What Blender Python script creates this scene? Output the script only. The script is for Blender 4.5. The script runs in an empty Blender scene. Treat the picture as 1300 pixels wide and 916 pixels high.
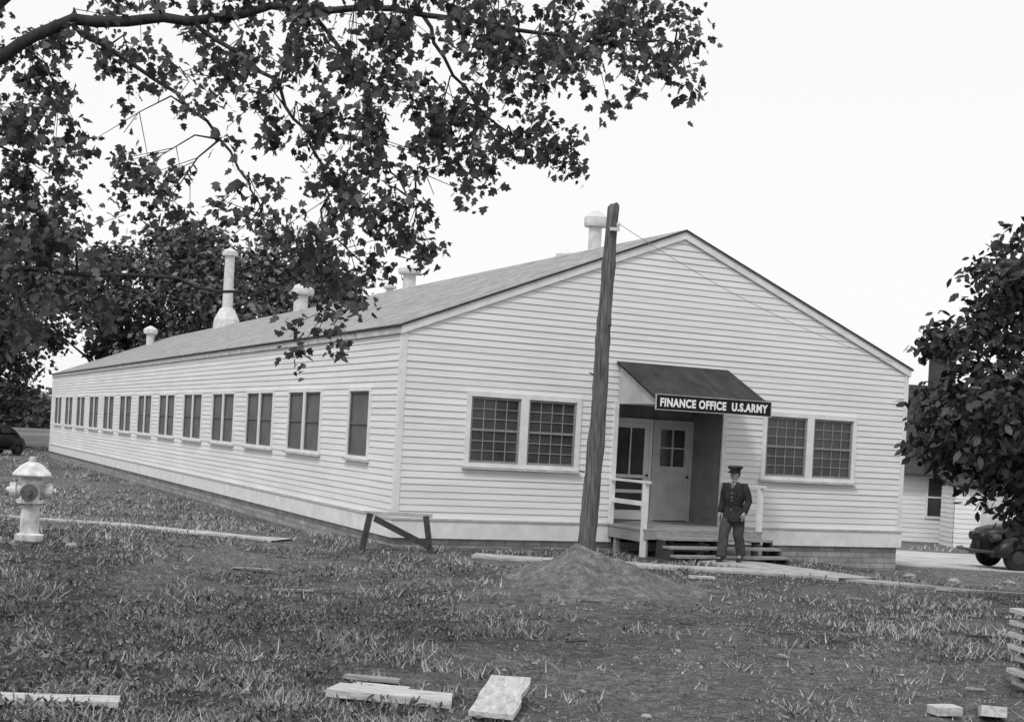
import bpy, math, random
import numpy as np
from mathutils import Vector, Matrix
random.seed(7); RNG=np.random.default_rng(7)
scene=bpy.context.scene
scene.view_settings.view_transform='Standard'; scene.view_settings.look='None'
scene.view_settings.exposure=0; scene.view_settings.gamma=1
COL=scene.collection

# ---------------------------------------------------------------- materials
def newmat(name):
    m=bpy.data.materials.new(name); m.use_nodes=True
    nt=m.node_tree; b=nt.nodes['Principled BSDF']
    if 'Specular IOR Level' in b.inputs: b.inputs['Specular IOR Level'].default_value=0.25
    return m,nt,b
def ramp(nt,fac,stops):
    r=nt.nodes.new('ShaderNodeValToRGB'); el=r.color_ramp.elements
    while len(el)<len(stops): el.new(0.5)
    for e,(p,v) in zip(el,stops): e.position=p; e.color=(v,v,v,1)
    nt.links.new(fac,r.inputs[0]); return r.outputs[0]
def coords(nt,stretch=(1,1,1)):
    tc=nt.nodes.new('ShaderNodeTexCoord'); mp=nt.nodes.new('ShaderNodeMapping')
    mp.inputs['Scale'].default_value=stretch; nt.links.new(tc.outputs['Object'],mp.inputs[0]); return mp.outputs[0]
def noise(nt,vec,scale,detail=6,rough=.6):
    n=nt.nodes.new('ShaderNodeTexNoise'); n.inputs['Scale'].default_value=scale
    n.inputs['Detail'].default_value=detail; n.inputs['Roughness'].default_value=rough
    nt.links.new(vec,n.inputs['Vector']); return n.outputs[0]
def bumpn(nt,b,h,strength,dist=.02):
    bn=nt.nodes.new('ShaderNodeBump'); bn.inputs['Strength'].default_value=strength; bn.inputs['Distance'].default_value=dist
    nt.links.new(h,bn.inputs['Height']); nt.links.new(bn.outputs[0],b.inputs['Normal'])
def mixc(nt,a,b,f,mode='MIX'):
    m=nt.nodes.new('ShaderNodeMix'); m.data_type='RGBA'; m.blend_type=mode
    for k,val in ((0,f),(6,a),(7,b)):
        if isinstance(val,(int,float)):
            m.inputs[k].default_value=val if k==0 else (val,val,val,1)
        else: nt.links.new(val,m.inputs[k])
    return m.outputs[2]
def gray(name,v,var=.2,scale=4,rough=.8,bump=0,stretch=(1,1,1),spec=None,dist=.02):
    m,nt,b=newmat(name); vec=coords(nt,stretch); n=noise(nt,vec,scale)
    c=ramp(nt,n,[(.3,v*(1-var)),(.7,v*(1+var))]); nt.links.new(c,b.inputs['Base Color'])
    b.inputs['Roughness'].default_value=rough
    if spec is not None: b.inputs['Specular IOR Level'].default_value=spec
    if bump: bumpn(nt,b,n,bump,dist)
    return m
def siding_mat(name,v):
    m,nt,b=newmat(name)
    n1=noise(nt,coords(nt,(.35,.35,7.7)),1.0,5,.7); n2=noise(nt,coords(nt,(1,1,1)),.5,4,.6); n3=noise(nt,coords(nt,(3,3,14)),3,6,.7)
    a=ramp(nt,n1,[(.32,v*.87),(.62,v*1.03)]); c=ramp(nt,n2,[(.3,.93),(.6,1.0)]); d=ramp(nt,n3,[(.28,.75),(.40,1.0)])
    nt.links.new(mixc(nt,mixc(nt,a,c,1.0,'MULTIPLY'),d,.6,'MULTIPLY'),b.inputs['Base Color']); b.inputs['Roughness'].default_value=.7
    return m
def brick_mat(name,v,mortar,bw,bh,roof=False,ms=.012):
    m,nt,b=newmat(name)
    tc=nt.nodes.new('ShaderNodeTexCoord'); s=nt.nodes.new('ShaderNodeSeparateXYZ'); nt.links.new(tc.outputs['Object'],s.inputs[0])
    cb=nt.nodes.new('ShaderNodeCombineXYZ')
    if roof: nt.links.new(s.outputs[1],cb.inputs[0]); nt.links.new(s.outputs[0],cb.inputs[1])
    else:
        ad=nt.nodes.new('ShaderNodeMath'); nt.links.new(s.outputs[0],ad.inputs[0]); nt.links.new(s.outputs[1],ad.inputs[1])
        nt.links.new(ad.outputs[0],cb.inputs[0]); nt.links.new(s.outputs[2],cb.inputs[1])
    br=nt.nodes.new('ShaderNodeTexBrick'); nt.links.new(cb.outputs[0],br.inputs['Vector'])
    br.inputs['Scale'].default_value=1; br.inputs['Brick Width'].default_value=bw; br.inputs['Row Height'].default_value=bh
    br.inputs['Mortar Size'].default_value=ms
    br.inputs['Color1'].default_value=(v*.8,)*3+(1,); br.inputs['Color2'].default_value=(v*1.2,)*3+(1,); br.inputs['Mortar'].default_value=(mortar,)*3+(1,)
    n=noise(nt,coords(nt),1.6,8,.75); c=ramp(nt,n,[(.3,.62),(.7,1.15)])
    nt.links.new(mixc(nt,br.outputs[0],c,1.0,'MULTIPLY'),b.inputs['Base Color']); b.inputs['Roughness'].default_value=.9
    return m
def leafmat(name,lo,hi,trans=.25):
    m,nt,b=newmat(name); g=nt.nodes.new('ShaderNodeNewGeometry')
    c=ramp(nt,g.outputs['Random Per Island'],[(0,lo),(1,hi)])
    nt.links.new(c,b.inputs['Base Color']); b.inputs['Roughness'].default_value=.55
    if trans>0:
        t=nt.nodes.new('ShaderNodeBsdfTranslucent'); nt.links.new(c,t.inputs[0])
        mx=nt.nodes.new('ShaderNodeMixShader'); mx.inputs[0].default_value=trans
        nt.links.new(b.outputs[0],mx.inputs[1]); nt.links.new(t.outputs[0],mx.inputs[2])
        nt.links.new(mx.outputs[0],nt.nodes['Material Output'].inputs[0])
    return m

M_SIDE=siding_mat('siding_paint',.80)
M_LAPSHADE=gray('siding_lap_shade',.26,.25,4)  # lap undersides coloured dark: shadow line below each clapboard is painted in
M_TRIM=gray('trim_paint',.74,.12,3,.6)
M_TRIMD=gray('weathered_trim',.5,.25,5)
M_ROOF=brick_mat('roof_shingle',.36,.21,.3,.16,True,.01)
M_ROOFD=brick_mat('dark_shingle',.055,.035,.3,.14,True,.01)
M_BRICK=brick_mat('foundation_block',.34,.22,.4,.12)
M_GLASS=gray('dark_window',.06,.5,1.2,.2,spec=.6)
M_SCREEN=gray('window_screen',.125,.3,1.2,.6)
M_MUNT=gray('muntin_paint',.25,.2,5)
M_DARK=gray('dark_interior',.05,.5,1.5,.3)
M_WOOD=gray('raw_wood',.30,.35,6,.8,.4,(1,8,8))
M_WOODD=gray('dark_wood',.05,.35,6,.85,.4)
M_PLANK=gray('pale_plank',.50,.35,5,.8,.4,(1,6,6))
M_POLE=gray('pole_wood',.12,.7,4,.9,.8,(7,7,.5),dist=.03)
M_BARK=gray('bark',.05,.4,6,.9,.8,(3,3,.6))
M_METAL=gray('galvanised_metal',.62,.2,5,.45)
M_HYD=gray('hydrant_paint',.62,.45,6,.5,.3)
M_HYDD=gray('hydrant_dark_paint',.12,.4,7,.6,.2)  # darker paint for the pumper nozzle and flange bolts
M_WIRE=gray('wire_metal',.30,.2,4,.6)
M_CONC=gray('concrete',.42,.3,3.5,.9,.3)
M_ROAD=gray('pale_road',.46,.25,1.0,.9,.2)
M_BLACK=gray('black_paint',.012,.2,4,.5)
M_WHITE=gray('white_lettering',.9,.03,4,.6)
M_CARP=gray('car_paint',.012,.3,2,.38,spec=.3)
M_RUB=gray('rubber',.02,.2,6,.8)
M_CHROME=gray('chrome',.35,.2,4,.3)
M_RIM=gray('rim_paint',.05,.2,4,.4)
M_SKIN=gray('skin',.30,.1,12,.6)
M_COAT=gray('coat_wool',.030,.45,11,.9,.4)
M_TROU=gray('trouser_wool',.065,.35,11,.9,.4)
M_SHOE=gray('shoe_leather',.02,.2,10,.3)
M_ROCK=gray('stone',.34,.35,8,.9,.5)
M_LEAF=leafmat('maple_leaf',.03,.20,.4)
M_LEAFB=leafmat('far_leaf',.03,.19,0)
M_LEAFR=leafmat('broad_leaf',.010,.10,.12)
M_GRASS=leafmat('grass_blade',.05,.55,0)
M_WEED=leafmat('weed_leaf',.025,.24,0)

def ground_mat():
    m,nt,b=newmat('ground_soil_grass')
    at=nt.nodes.new('ShaderNodeAttribute'); at.attribute_name='soil'
    v=coords(nt); n=noise(nt,v,7,9,.8); n2=noise(nt,v,.9,7,.7); n3=noise(nt,v,34,6,.8)
    gr=ramp(nt,n,[(.33,.035),(.5,.10),(.68,.28)]); so=ramp(nt,n,[(.33,.10),(.5,.24),(.66,.46)])
    f=nt.nodes.new('ShaderNodeMath'); f.operation='ADD'; nt.links.new(at.outputs['Fac'],f.inputs[0])
    s=nt.nodes.new('ShaderNodeMath'); s.operation='MULTIPLY_ADD'; s.inputs[1].default_value=2.4; s.inputs[2].default_value=-1.15
    nt.links.new(n2,s.inputs[0]); nt.links.new(s.outputs[0],f.inputs[1]); f.use_clamp=True
    c=mixc(nt,gr,so,f.outputs[0]); d=ramp(nt,n3,[(.38,.30),(.60,1.3)])
    nt.links.new(mixc(nt,c,d,1.0,'MULTIPLY'),b.inputs['Base Color']); b.inputs['Roughness'].default_value=.95
    bumpn(nt,b,n,1.0,.12); return m
M_GROUND=ground_mat()

# ---------------------------------------------------------------- mesh builder
class MB:
    def __init__(s): s.v=[]; s.f=[]; s.m=[]
    def poly(s,pts,mi=0):
        o=len(s.v); s.v+= [tuple(p) for p in pts]; s.f.append(tuple(range(o,o+len(pts)))); s.m.append(mi)
    def box(s,x0,x1,y0,y1,z0,z1,mi=0,mat=None):
        o=len(s.v); P=[(x0,y0,z0),(x1,y0,z0),(x1,y1,z0),(x0,y1,z0),(x0,y0,z1),(x1,y0,z1),(x1,y1,z1),(x0,y1,z1)]
        if mat is not None: P=[tuple(mat@Vector(p)) for p in P]
        s.v+=P
        for f in ((0,3,2,1),(4,5,6,7),(0,1,5,4),(1,2,6,5),(2,3,7,6),(3,0,4,7)): s.f.append(tuple(o+i for i in f)); s.m.append(mi)
    def prism(s,A,Bp,mi=0):
        o=len(s.v); n=len(A); s.v+=[tuple(p) for p in A]+[tuple(p) for p in Bp]
        s.f.append(tuple(range(o,o+n))); s.m.append(mi); s.f.append(tuple(range(o+n,o+2*n))[::-1]); s.m.append(mi)
        for i in range(n): j=(i+1)%n; s.f.append((o+i,o+n+i,o+n+j,o+j)); s.m.append(mi)
    def beam(s,a,b,w,h,mi=0,up=(0,0,1)):
        a=Vector(a); b=Vector(b); d=(b-a); L=d.length; d.normalize(); u=Vector(up)
        if abs(d.dot(u))>.95: u=Vector((0,1,0))
        x=d.cross(u).normalized(); z=x.cross(d)
        M=Matrix((x,d,z)).transposed().to_4x4(); M.translation=a
        s.box(-w/2,w/2,0,L,-h/2,h/2,mi,M)
    def tube(s,pts,rad,seg=8,mi=0,cap=True,flat=1.0,jit=0):
        pts=[Vector(p) for p in pts]; n=len(pts)
        if not hasattr(rad,'__len__'): rad=[rad]*n
        o=len(s.v); x=None
        for i,p in enumerate(pts):
            d=(pts[min(i+1,n-1)]-pts[max(i-1,0)]).normalized()
            if x is None:
                x=d.cross(Vector((0,1,0)) if abs(d.y)<.9 else Vector((1,0,0))).normalized()
            x=(x-d*x.dot(d)).normalized(); y=d.cross(x)
            for k in range(seg):
                a=2*math.pi*k/seg; r=rad[i]*(1+random.uniform(-jit,jit)); s.v.append(tuple(p+x*math.cos(a)*r+y*math.sin(a)*r*flat))
        for i in range(n-1):
            for k in range(seg):
                k2=(k+1)%seg; s.f.append((o+i*seg+k,o+i*seg+k2,o+(i+1)*seg+k2,o+(i+1)*seg+k)); s.m.append(mi)
        if cap:
            s.f.append(tuple(o+k for k in range(seg))[::-1]); s.m.append(mi)
            s.f.append(tuple(o+(n-1)*seg+k for k in range(seg))); s.m.append(mi)
    def loft(s,rings,seg=20,mi=0):
        o=len(s.v); n=len(rings)
        for r in rings:
            e=r[5] if len(r)>5 else 1.0
            for k in range(seg):
                a=2*math.pi*k/seg; c,sn=math.cos(a),math.sin(a)
                s.v.append((r[0]+r[3]*math.copysign(abs(c)**e,c),r[1]+r[4]*math.copysign(abs(sn)**e,sn),r[2]))
        for i in range(n-1):
            for k in range(seg):
                k2=(k+1)%seg; s.f.append((o+i*seg+k,o+i*seg+k2,o+(i+1)*seg+k2,o+(i+1)*seg+k)); s.m.append(mi)
        s.f.append(tuple(o+k for k in range(seg))[::-1]); s.m.append(mi)
        s.f.append(tuple(o+(n-1)*seg+k for k in range(seg))); s.m.append(mi)
    def obj(s,name,mats,parent=None,loc=(0,0,0),rot=(0,0,0),smooth=False,bevel=0):
        me=bpy.data.meshes.new(name); me.from_pydata(s.v,[],s.f)
        if not isinstance(mats,(list,tuple)): mats=[mats]
        for m in mats: me.materials.append(m)
        me.polygons.foreach_set('material_index',s.m)
        if smooth: me.polygons.foreach_set('use_smooth',[True]*len(s.f))
        me.update(); ob=bpy.data.objects.new(name,me); COL.objects.link(ob)
        ob.location=loc; ob.rotation_euler=rot
        if parent: ob.parent=parent
        if bevel:
            bv=ob.modifiers.new('Bevel','BEVEL'); bv.width=bevel; bv.segments=2; bv.limit_method='ANGLE'
        return ob
    def objs(s,name,mats,parent=None):   # every loose piece becomes a part of its own
        p=list(range(len(s.v)))
        def fd(a):
            while p[a]!=a: p[a]=p[p[a]]; a=p[a]
            return a
        for f in s.f:
            for q in f[1:]: p[fd(q)]=fd(f[0])
        gr={}
        for f,m in zip(s.f,s.m): gr.setdefault(fd(f[0]),[]).append((f,m))
        out=[]
        for g in gr.values():
            mb=MB(); mp={}
            for f,m in g:
                for q in f:
                    if q not in mp: mp[q]=len(mb.v); mb.v.append(s.v[q])
                mb.f.append(tuple(mp[q] for q in f)); mb.m.append(m)
            out.append(mb.obj(name,mats,parent))
        return out
def empty(name,loc,rot=(0,0,0),parent=None):
    e=bpy.data.objects.new(name,None); COL.objects.link(e); e.location=loc; e.rotation_euler=rot; e.empty_display_size=.2
    if parent: e.parent=parent
    return e
def tag(o,label,cat,group=None):
    o['label']=label; o['category']=cat
    if group: o['group']=group
def struct(o): o['kind']='structure'
def copy_tree(o,parent=None,loc=None,rot=None):
    c=o.copy(); COL.objects.link(c)
    if parent is not None: c.parent=parent
    if loc is not None: c.location=loc
    if rot is not None: c.rotation_euler=rot
    for ch in list(o.children): copy_tree(ch,c)
    return c

# ---------------------------------------------------------------- ground
_g=RNG.random((256,256))
def vn(x,y):
    x=np.asarray(x,float); y=np.asarray(y,float); xi=np.floor(x).astype(int); yi=np.floor(y).astype(int)
    fx=x-xi; fy=y-yi; fx=fx*fx*(3-2*fx); fy=fy*fy*(3-2*fy)
    g=lambda a,b:_g[a%256,b%256]
    return (g(xi,yi)*(1-fx)+g(xi+1,yi)*fx)*(1-fy)+(g(xi,yi+1)*(1-fx)+g(xi+1,yi+1)*fx)*fy
def fbm(x,y): return .5*vn(x,y)+.3*vn(x*2.1+7,y*2.1+3)+.2*vn(x*4.3+1,y*4.3+9)
def ss(t): t=np.clip(t,0,1); return t*t*(3-2*t)
def G(x,y):
    x=np.asarray(x,float); y=np.asarray(y,float)
    z=.03-.40*ss((x-4)/6)*ss((y-21)/9)-.25*ss((x-6)/6)*ss((y-31)/12)
    z=z+.33*ss((-x-3)/4)*ss((y-12)/7)*(1-ss((y-20.5)/5))
    z=z-.2*ss((y-27)/6)*ss((1-x)/4)
    z=z+.17*(fbm(x*1.5+3,y*1.5+8)-.5)*(1-ss((y-20)/4))
    return z+.05*(fbm(x*.8,y*.8)-.5)*(1-ss((y-60)/40))
def Gf(x,y): return float(G(x,y))
PATHA=[(-14,31.2),(-8.9,28.5),(-4.1,26.0)]
PATHB=[(-.5,25.15),(1.3,24.95),(6.3,24.95),(9.2,24.8),(18,24.2)]
SPUR=[(4.25,26.75),(5.2,25.9),(6.4,25.0)]
def dist_poly(x,y,P):
    d=np.full(np.shape(x),1e9)
    for (ax,ay),(bx,by) in zip(P[:-1],P[1:]):
        L=(bx-ax)**2+(by-ay)**2; t=np.clip(((x-ax)*(bx-ax)+(y-ay)*(by-ay))/L,0,1)
        d=np.minimum(d,np.hypot(x-ax-t*(bx-ax),y-ay-t*(by-ay)))
    return d
BO=(-2.073,26.3); BA=math.atan2(.4235,.9057); CA,SA=math.cos(BA),math.sin(BA)
def uv(x,y): dx=x-BO[0]; dy=y-BO[1]; return dx*CA+dy*SA, -dx*SA+dy*CA
def bw(u,v): return BO[0]+u*CA-v*SA, BO[1]+u*SA+v*CA
PCX,PCY=1.5,21.1
def soil(x,y):
    n=fbm(x*.45+20,y*.45+11)
    s=ss((n-.46)/.16)*.75
    s=np.maximum(s,1.0*np.exp(-(((x-1.2)/1.8)**2+((y-12.2)/2.2)**2)**1.2))
    s=np.maximum(s,np.exp(-(((x-1.6)/2.5)**2+((y-20.4)/3.0)**2)**1.5))
    s=np.maximum(s,.8*ss((x+.3)/1.5)*(1-ss((y-18)/3))*ss((n-.32)/.2))
    u,v=uv(x,y)
    near=ss(1-np.maximum(np.maximum(-u,u-12.13),np.maximum(-v,v-51.6))/1.0)
    s=np.maximum(s,near*.7)
    s=np.maximum(s,ss((x-8)/2)*ss((y-25.5)/2)*.9)
    return np.clip(s,0,1)
def axis(lo,a,b,hi,st):
    mid=np.arange(a,b+1e-6,st); out=[];d=st;p=b
    while p<hi: d*=1.22; p+=d; out.append(p)
    inn=[];d=st;p=a
    while p>lo: d*=1.22; p-=d; inn.append(p)
    return np.array(inn[::-1]+list(mid)+out)
xs=axis(-1200,-15,15,1200,.15); ys=axis(-300,7,36,1500,.15)
XX,YY=np.meshgrid(xs,ys); ZZ=G(XX,YY)
me=bpy.data.meshes.new('ground'); nx,ny=len(xs),len(ys)
idx=np.arange(nx*ny).reshape(ny,nx)
F=np.stack([idx[:-1,:-1],idx[:-1,1:],idx[1:,1:],idx[1:,:-1]],-1).reshape(-1,4)
me.from_pydata(np.stack([XX,YY,ZZ],-1).reshape(-1,3).tolist(),[],F.tolist())
a=me.attributes.new('soil','FLOAT','POINT'); a.data.foreach_set('value',soil(XX,YY).reshape(-1).astype(np.float32))
me.polygons.foreach_set('use_smooth',[True]*len(F)); me.materials.append(M_GROUND)
ground=bpy.data.objects.new('ground',me); COL.objects.link(ground); struct(ground)

def ribbon(name,P,w,mat,lift,thick=.06,step=.4,rag=0):
    pts=[]
    for (ax,ay),(bx,by) in zip(P[:-1],P[1:]):
        L=math.hypot(bx-ax,by-ay); n=max(1,int(L/step))
        for i in range(n): pts.append(Vector((ax+(bx-ax)*i/n,ay+(by-ay)*i/n)))
    pts.append(Vector(P[-1]))
    mb=MB(); rows=[]
    for i,p in enumerate(pts):
        d=(pts[min(i+1,len(pts)-1)]-pts[max(i-1,0)]).normalized(); nrm=Vector((-d.y,d.x)); ww=w*(1+random.uniform(-rag,rag))
        row=[]
        for k in range(5):
            q=p+nrm*ww*(k/4-.5); row.append(len(mb.v)); mb.v.append((q.x,q.y,Gf(q.x,q.y)+lift))
        for k in (0,4):
            q=mb.v[row[k]]; row.append(len(mb.v)); mb.v.append((q[0],q[1],q[2]-thick-lift))
        rows.append(row)
    for a,b in zip(rows[:-1],rows[1:]):
        for k in range(4): mb.f.append((a[k+1],a[k],b[k],b[k+1])); mb.m.append(0)
        mb.f.append((a[0],a[5],b[5],b[0])); mb.m.append(0); mb.f.append((a[6],a[4],b[4],b[6])); mb.m.append(0)
    o=mb.obj(name,mat); struct(o); return o
ribbon('path',PATHA,.6,M_CONC,.035,rag=.15); ribbon('path',PATHB,.75,M_CONC,.04,rag=.1)
ribbon('entrance_path',SPUR,1.7,M_CONC,.055)
ribbon('road',[(7.2,38.6),(20,37.6),(70,33)],9.0,M_ROAD,.03,.05,1.0)

# ---------------------------------------------------------------- main building
W=12.13; LEN=51.6; SL=.399; EH=4.0
B=empty('army_office_building',(BO[0],BO[1],.2),(0,0,BA))
tag(B,'long white clapboard office building with gabled front and low roof','building')
def clap(mb,P,lo,hi,z0,z1,ops,step=.129,off=.017):
    z=z0
    while z<z1-1e-4:
        b=min(z+step,z1); cuts=sorted({z,b}|{q for o in ops for q in o[2:4] if z<q<b}); off_=off*random.uniform(.85,1.15)
        for c,d in zip(cuts[:-1],cuts[1:]):
            m=(c+d)/2; iv=[(lo,hi)]
            for o in ops:
                if o[2]<m<o[3]:
                    nv=[]
                    for (p,q) in iv:
                        pm,qm=p(m),q(m)
                        if o[1]<=pm or o[0]>=qm: nv.append((p,q)); continue
                        if o[0]>pm: nv.append((p,(lambda t,k=o[0]:k)))
                        if o[1]<qm: nv.append(((lambda t,k=o[1]:k),q))
                    iv=nv
            oc=.003+off_*(z+step-c)/step; od=.003+off_*(z+step-d)/step
            for p,q in iv:
                if q(c)-p(c)<.01: continue
                qd=max(q(d),p(d))
                mb.poly([P(p(c),c,oc),P(q(c),c,oc),P(qd,d,od),P(p(d),d,od)],0)
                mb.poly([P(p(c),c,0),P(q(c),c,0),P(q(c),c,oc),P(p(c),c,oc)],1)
        z=b
WZ0,WZ1=1.40,2.86
gw=[(1.36,3.86),(8.26,10.76)]
u0,u1,ht=4.72,7.24,2.82
ops=[(a+.02,b-.02,WZ0+.02,WZ1-.02) for a,b in gw]+[(u0,u1,0,ht)]
mb=MB()
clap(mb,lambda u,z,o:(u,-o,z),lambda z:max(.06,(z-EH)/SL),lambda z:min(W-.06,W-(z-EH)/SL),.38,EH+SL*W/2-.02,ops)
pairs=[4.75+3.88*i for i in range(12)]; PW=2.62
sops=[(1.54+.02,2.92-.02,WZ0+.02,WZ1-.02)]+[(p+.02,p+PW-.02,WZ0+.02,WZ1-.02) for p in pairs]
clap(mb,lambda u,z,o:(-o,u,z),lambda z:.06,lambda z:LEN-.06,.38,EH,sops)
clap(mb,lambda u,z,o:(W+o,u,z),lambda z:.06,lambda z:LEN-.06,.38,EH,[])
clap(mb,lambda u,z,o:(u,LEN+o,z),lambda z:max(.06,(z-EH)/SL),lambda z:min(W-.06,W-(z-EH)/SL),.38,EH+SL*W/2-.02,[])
mb.obj('wall',[M_SIDE,M_LAPSHADE],B)
mb=MB()
mb.box(-.045,4.70,-.045,.0,0,.375); mb.box(u1+.02,W+.045,-.045,.0,0,.375)
mb.box(-.045,0,.002,LEN+.04,0,.375); mb.box(W,W+.045,.002,LEN+.04,0,.375); mb.box(0.002,W-.002,LEN,LEN+.04,0,.375)
mb.objs('skirt_board',M_TRIM,B)
mb=MB(); mb.box(-.07,4.695,-.07,-.047,.345,.38); mb.box(u1+.025,W+.07,-.07,-.047,.345,.38); mb.box(-.07,-.047,-.045,LEN+.05,.345,.38)
mb.objs('drip_ledge',M_TRIMD,B)
for (x,y) in ((0,0),(W,0),(0,LEN),(W,LEN)):
    mb=MB()
    sx=-1 if x==0 else 1; sy=-1 if y==0 else 1
    x0,x1=sorted((x+sx*.03,x-sx*.085)); y0,y1=sorted((y+sy*.03,y))
    mb.box(x0,x1,y0,y1,.382,EH-.02)
    x0,x1=sorted((x+sx*.03,x)); y0,y1=sorted((y-sy*.002,y-sy*.09)); mb.box(x0,x1,y0,y1,.382,EH-.02)
    mb.obj('corner_board',M_TRIM,B)
mb=MB()
mb.box(.03,W-.03,.03,.3,-1.0,-.002); mb.box(.03,.3,.302,LEN-.03,-1,-.002); mb.box(W-.3,W-.03,.302,LEN-.03,-1,-.002); mb.box(.302,W-.302,LEN-.3,LEN-.03,-1,-.002)
mb.obj('foundation',M_BRICK,B)
mb=MB(); t=.045; mid=W/2; rz=EH+SL*mid
def rp(u): return EH+SL*min(u,W-u)
for s in (0,1):
    f=(lambda u:u) if s==0 else (lambda u:W-u)
    e=-.10; A=[(f(e),EH+SL*e+.015),(f(mid),rz+.015),(f(mid),rz+.015+t),(f(e),EH+SL*e+.015+t)]
    y0,y1=-.09,LEN+.09
    nseg=12
    for i in range(nseg):
        ya=y0+(y1-y0)*i/nseg; yb=y0+(y1-y0)*(i+1)/nseg
        mb.poly([(A[3][0],ya,A[3][1]),(A[2][0],ya,A[2][1]),(A[2][0],yb,A[2][1]),(A[3][0],yb,A[3][1])],0)
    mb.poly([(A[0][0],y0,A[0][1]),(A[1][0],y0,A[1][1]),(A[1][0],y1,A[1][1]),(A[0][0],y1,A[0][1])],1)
    mb.poly([(a[0],y0,a[1]) for a in A],2); mb.poly([(a[0],y1,a[1]) for a in A],2)
    mb.poly([(A[0][0],y0,A[0][1]),(A[0][0],y1,A[0][1]),(A[3][0],y1,A[3][1]),(A[3][0],y0,A[3][1])],2)
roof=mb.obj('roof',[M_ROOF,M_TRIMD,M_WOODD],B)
for s in (0,1):
    for (ya,yb) in ((-.06,-.028),(LEN+.028,LEN+.06)):
        mb=MB(); P=[]
        for u in (-.06,mid):
            x=u if s==0 else W-u; P.append((x,EH+SL*u+.012))
        P+= [(P[1][0],P[1][1]-.15),(P[0][0],P[0][1]-.15)]
        mb.prism([(x,ya,z) for x,z in P],[(x,yb,z) for x,z in P]); mb.obj('rake_board',M_TRIM,B)
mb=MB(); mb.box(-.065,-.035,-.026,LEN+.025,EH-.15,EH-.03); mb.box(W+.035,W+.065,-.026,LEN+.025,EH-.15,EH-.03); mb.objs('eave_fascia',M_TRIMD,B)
def lathe(prof,seg=20):
    mb=MB(); mb.loft([(0,0,z,max(r,.002),max(r,.002)) for r,z in prof],seg); return mb
def vent(u,v,sc,w=1.0):
    z=rp(u)+.06
    pr=[(.20*w,-.25),(.20*w,.0),(.2*w,.42),(.34*w,.44),(.36*w,.50),(.36*w,.62),(.30*w,.66),(.10*w,.76),(.0,.78)]
    lathe([(r*sc,h*sc) for r,h in pr]).obj('roof_vent',M_METAL,roof,(u,v,z))
vent(mid,3.9,1.15,.66); vent(mid+.5,6.3,.55,1.3); vent(mid,15.9,.9,1.1); vent(mid+.2,18.2,.5,1.2); vent(mid,27.6,1.3,1.05); vent(4.3,48.5,1.25,.8)
lathe([(.62,-.3),(.58,.25),(.34,.75),(.24,.8),(.22,2.95),(.22,3.2),(.36,3.22),(.36,3.4),(.0,3.62)]).obj('flue_pipe',M_METAL,roof,(mid,39.5,rz+.05))
def make_window(w,h,leaves,cols,rows,pane,munt,brd=.10,mull=.17):
    mb=MB(); y0,y1=-.05,.02; x=-w/2
    mb.box(x,x+brd,y0,y1,0,h); mb.box(w/2-brd,w/2,y0,y1,0,h)
    mb.box(x+brd,w/2-brd,y0,y1,h-brd,h); mb.box(x+brd,w/2-brd,y0,y1,0,brd*.8)
    lw=(w-2*brd-(leaves-1)*mull)/leaves; segs=[]
    for i in range(leaves):
        a=x+brd+i*(lw+mull); segs.append((a,a+lw))
        if i<leaves-1: mb.box(a+lw,a+lw+mull,y0,y1,brd*.8,h-brd)
    win=mb.obj('window',M_TRIM)
    z0,z1=brd*.8,h-brd
    for a,b in segs:
        ms=MB(); mp=MB(); mm=MB()
        fr=.045; mp.poly([(a,.012,z0),(b,.012,z0),(b,.012,z1),(a,.012,z1)])
        ms.box(a,a+fr,-.02,.01,z0,z1); ms.box(b-fr,b,-.02,.01,z0,z1); ms.box(a+fr,b-fr,-.02,.01,z0,z0+fr); ms.box(a+fr,b-fr,-.02,.01,z1-fr,z1)
        zm=(z0+z1)/2; ms.box(a+fr,b-fr,-.018,.01,zm-.022,zm+.022)
        if munt:
            for k in range(1,cols): xx=a+fr+(b-a-2*fr)*k/cols; mm.box(xx-.009,xx+.009,-.005,.009,z0+fr,z1-fr)
            for (za,zb) in ((z0+fr,zm-.022),(zm+.022,z1-fr)):
                for k in range(1,rows): zz=za+(zb-za)*k/rows; mm.box(a+fr,b-fr,-.007,.008,zz-.009,zz+.009)
            mm.obj('muntin',munt,win)
        ms.obj('sash',munt if munt else M_SCREEN,win); mp.obj('pane',pane,win)
    mk=MB(); mk.box(-w/2-.03,w/2+.03,-.10,-.0,-.045,-.004); mk.obj('sill',M_TRIMD,win)
    return win
gwin=make_window(2.5,WZ1-WZ0,2,4,3,M_GLASS,M_MUNT)
gwin.parent=B; gwin.location=(2.61,0,WZ0); copy_tree(gwin,B,(9.51,0,WZ0))
swin=make_window(PW,WZ1-WZ0,2,0,0,M_SCREEN,None,.085,.15)
swin.parent=B; R=(0,0,-math.pi/2); swin.rotation_euler=R; swin.location=(0,pairs[0]+PW/2,WZ0)
for p in pairs[1:]: copy_tree(swin,B,(0,p+PW/2,WZ0),R)
s1=make_window(1.38,WZ1-WZ0,1,0,0,M_SCREEN,None,.085); s1.parent=B; s1.rotation_euler=R; s1.location=(0,2.23,WZ0)
DZ=.38; RD=1.15
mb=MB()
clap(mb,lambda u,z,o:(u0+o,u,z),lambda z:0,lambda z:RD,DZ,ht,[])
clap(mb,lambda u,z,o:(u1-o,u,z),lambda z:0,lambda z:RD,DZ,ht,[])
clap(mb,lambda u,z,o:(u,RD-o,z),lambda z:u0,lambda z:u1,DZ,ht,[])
mb.poly([(u0,0,ht-.004),(u1,0,ht-.004),(u1,RD,ht-.004),(u0,RD,ht-.004)],0)
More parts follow.
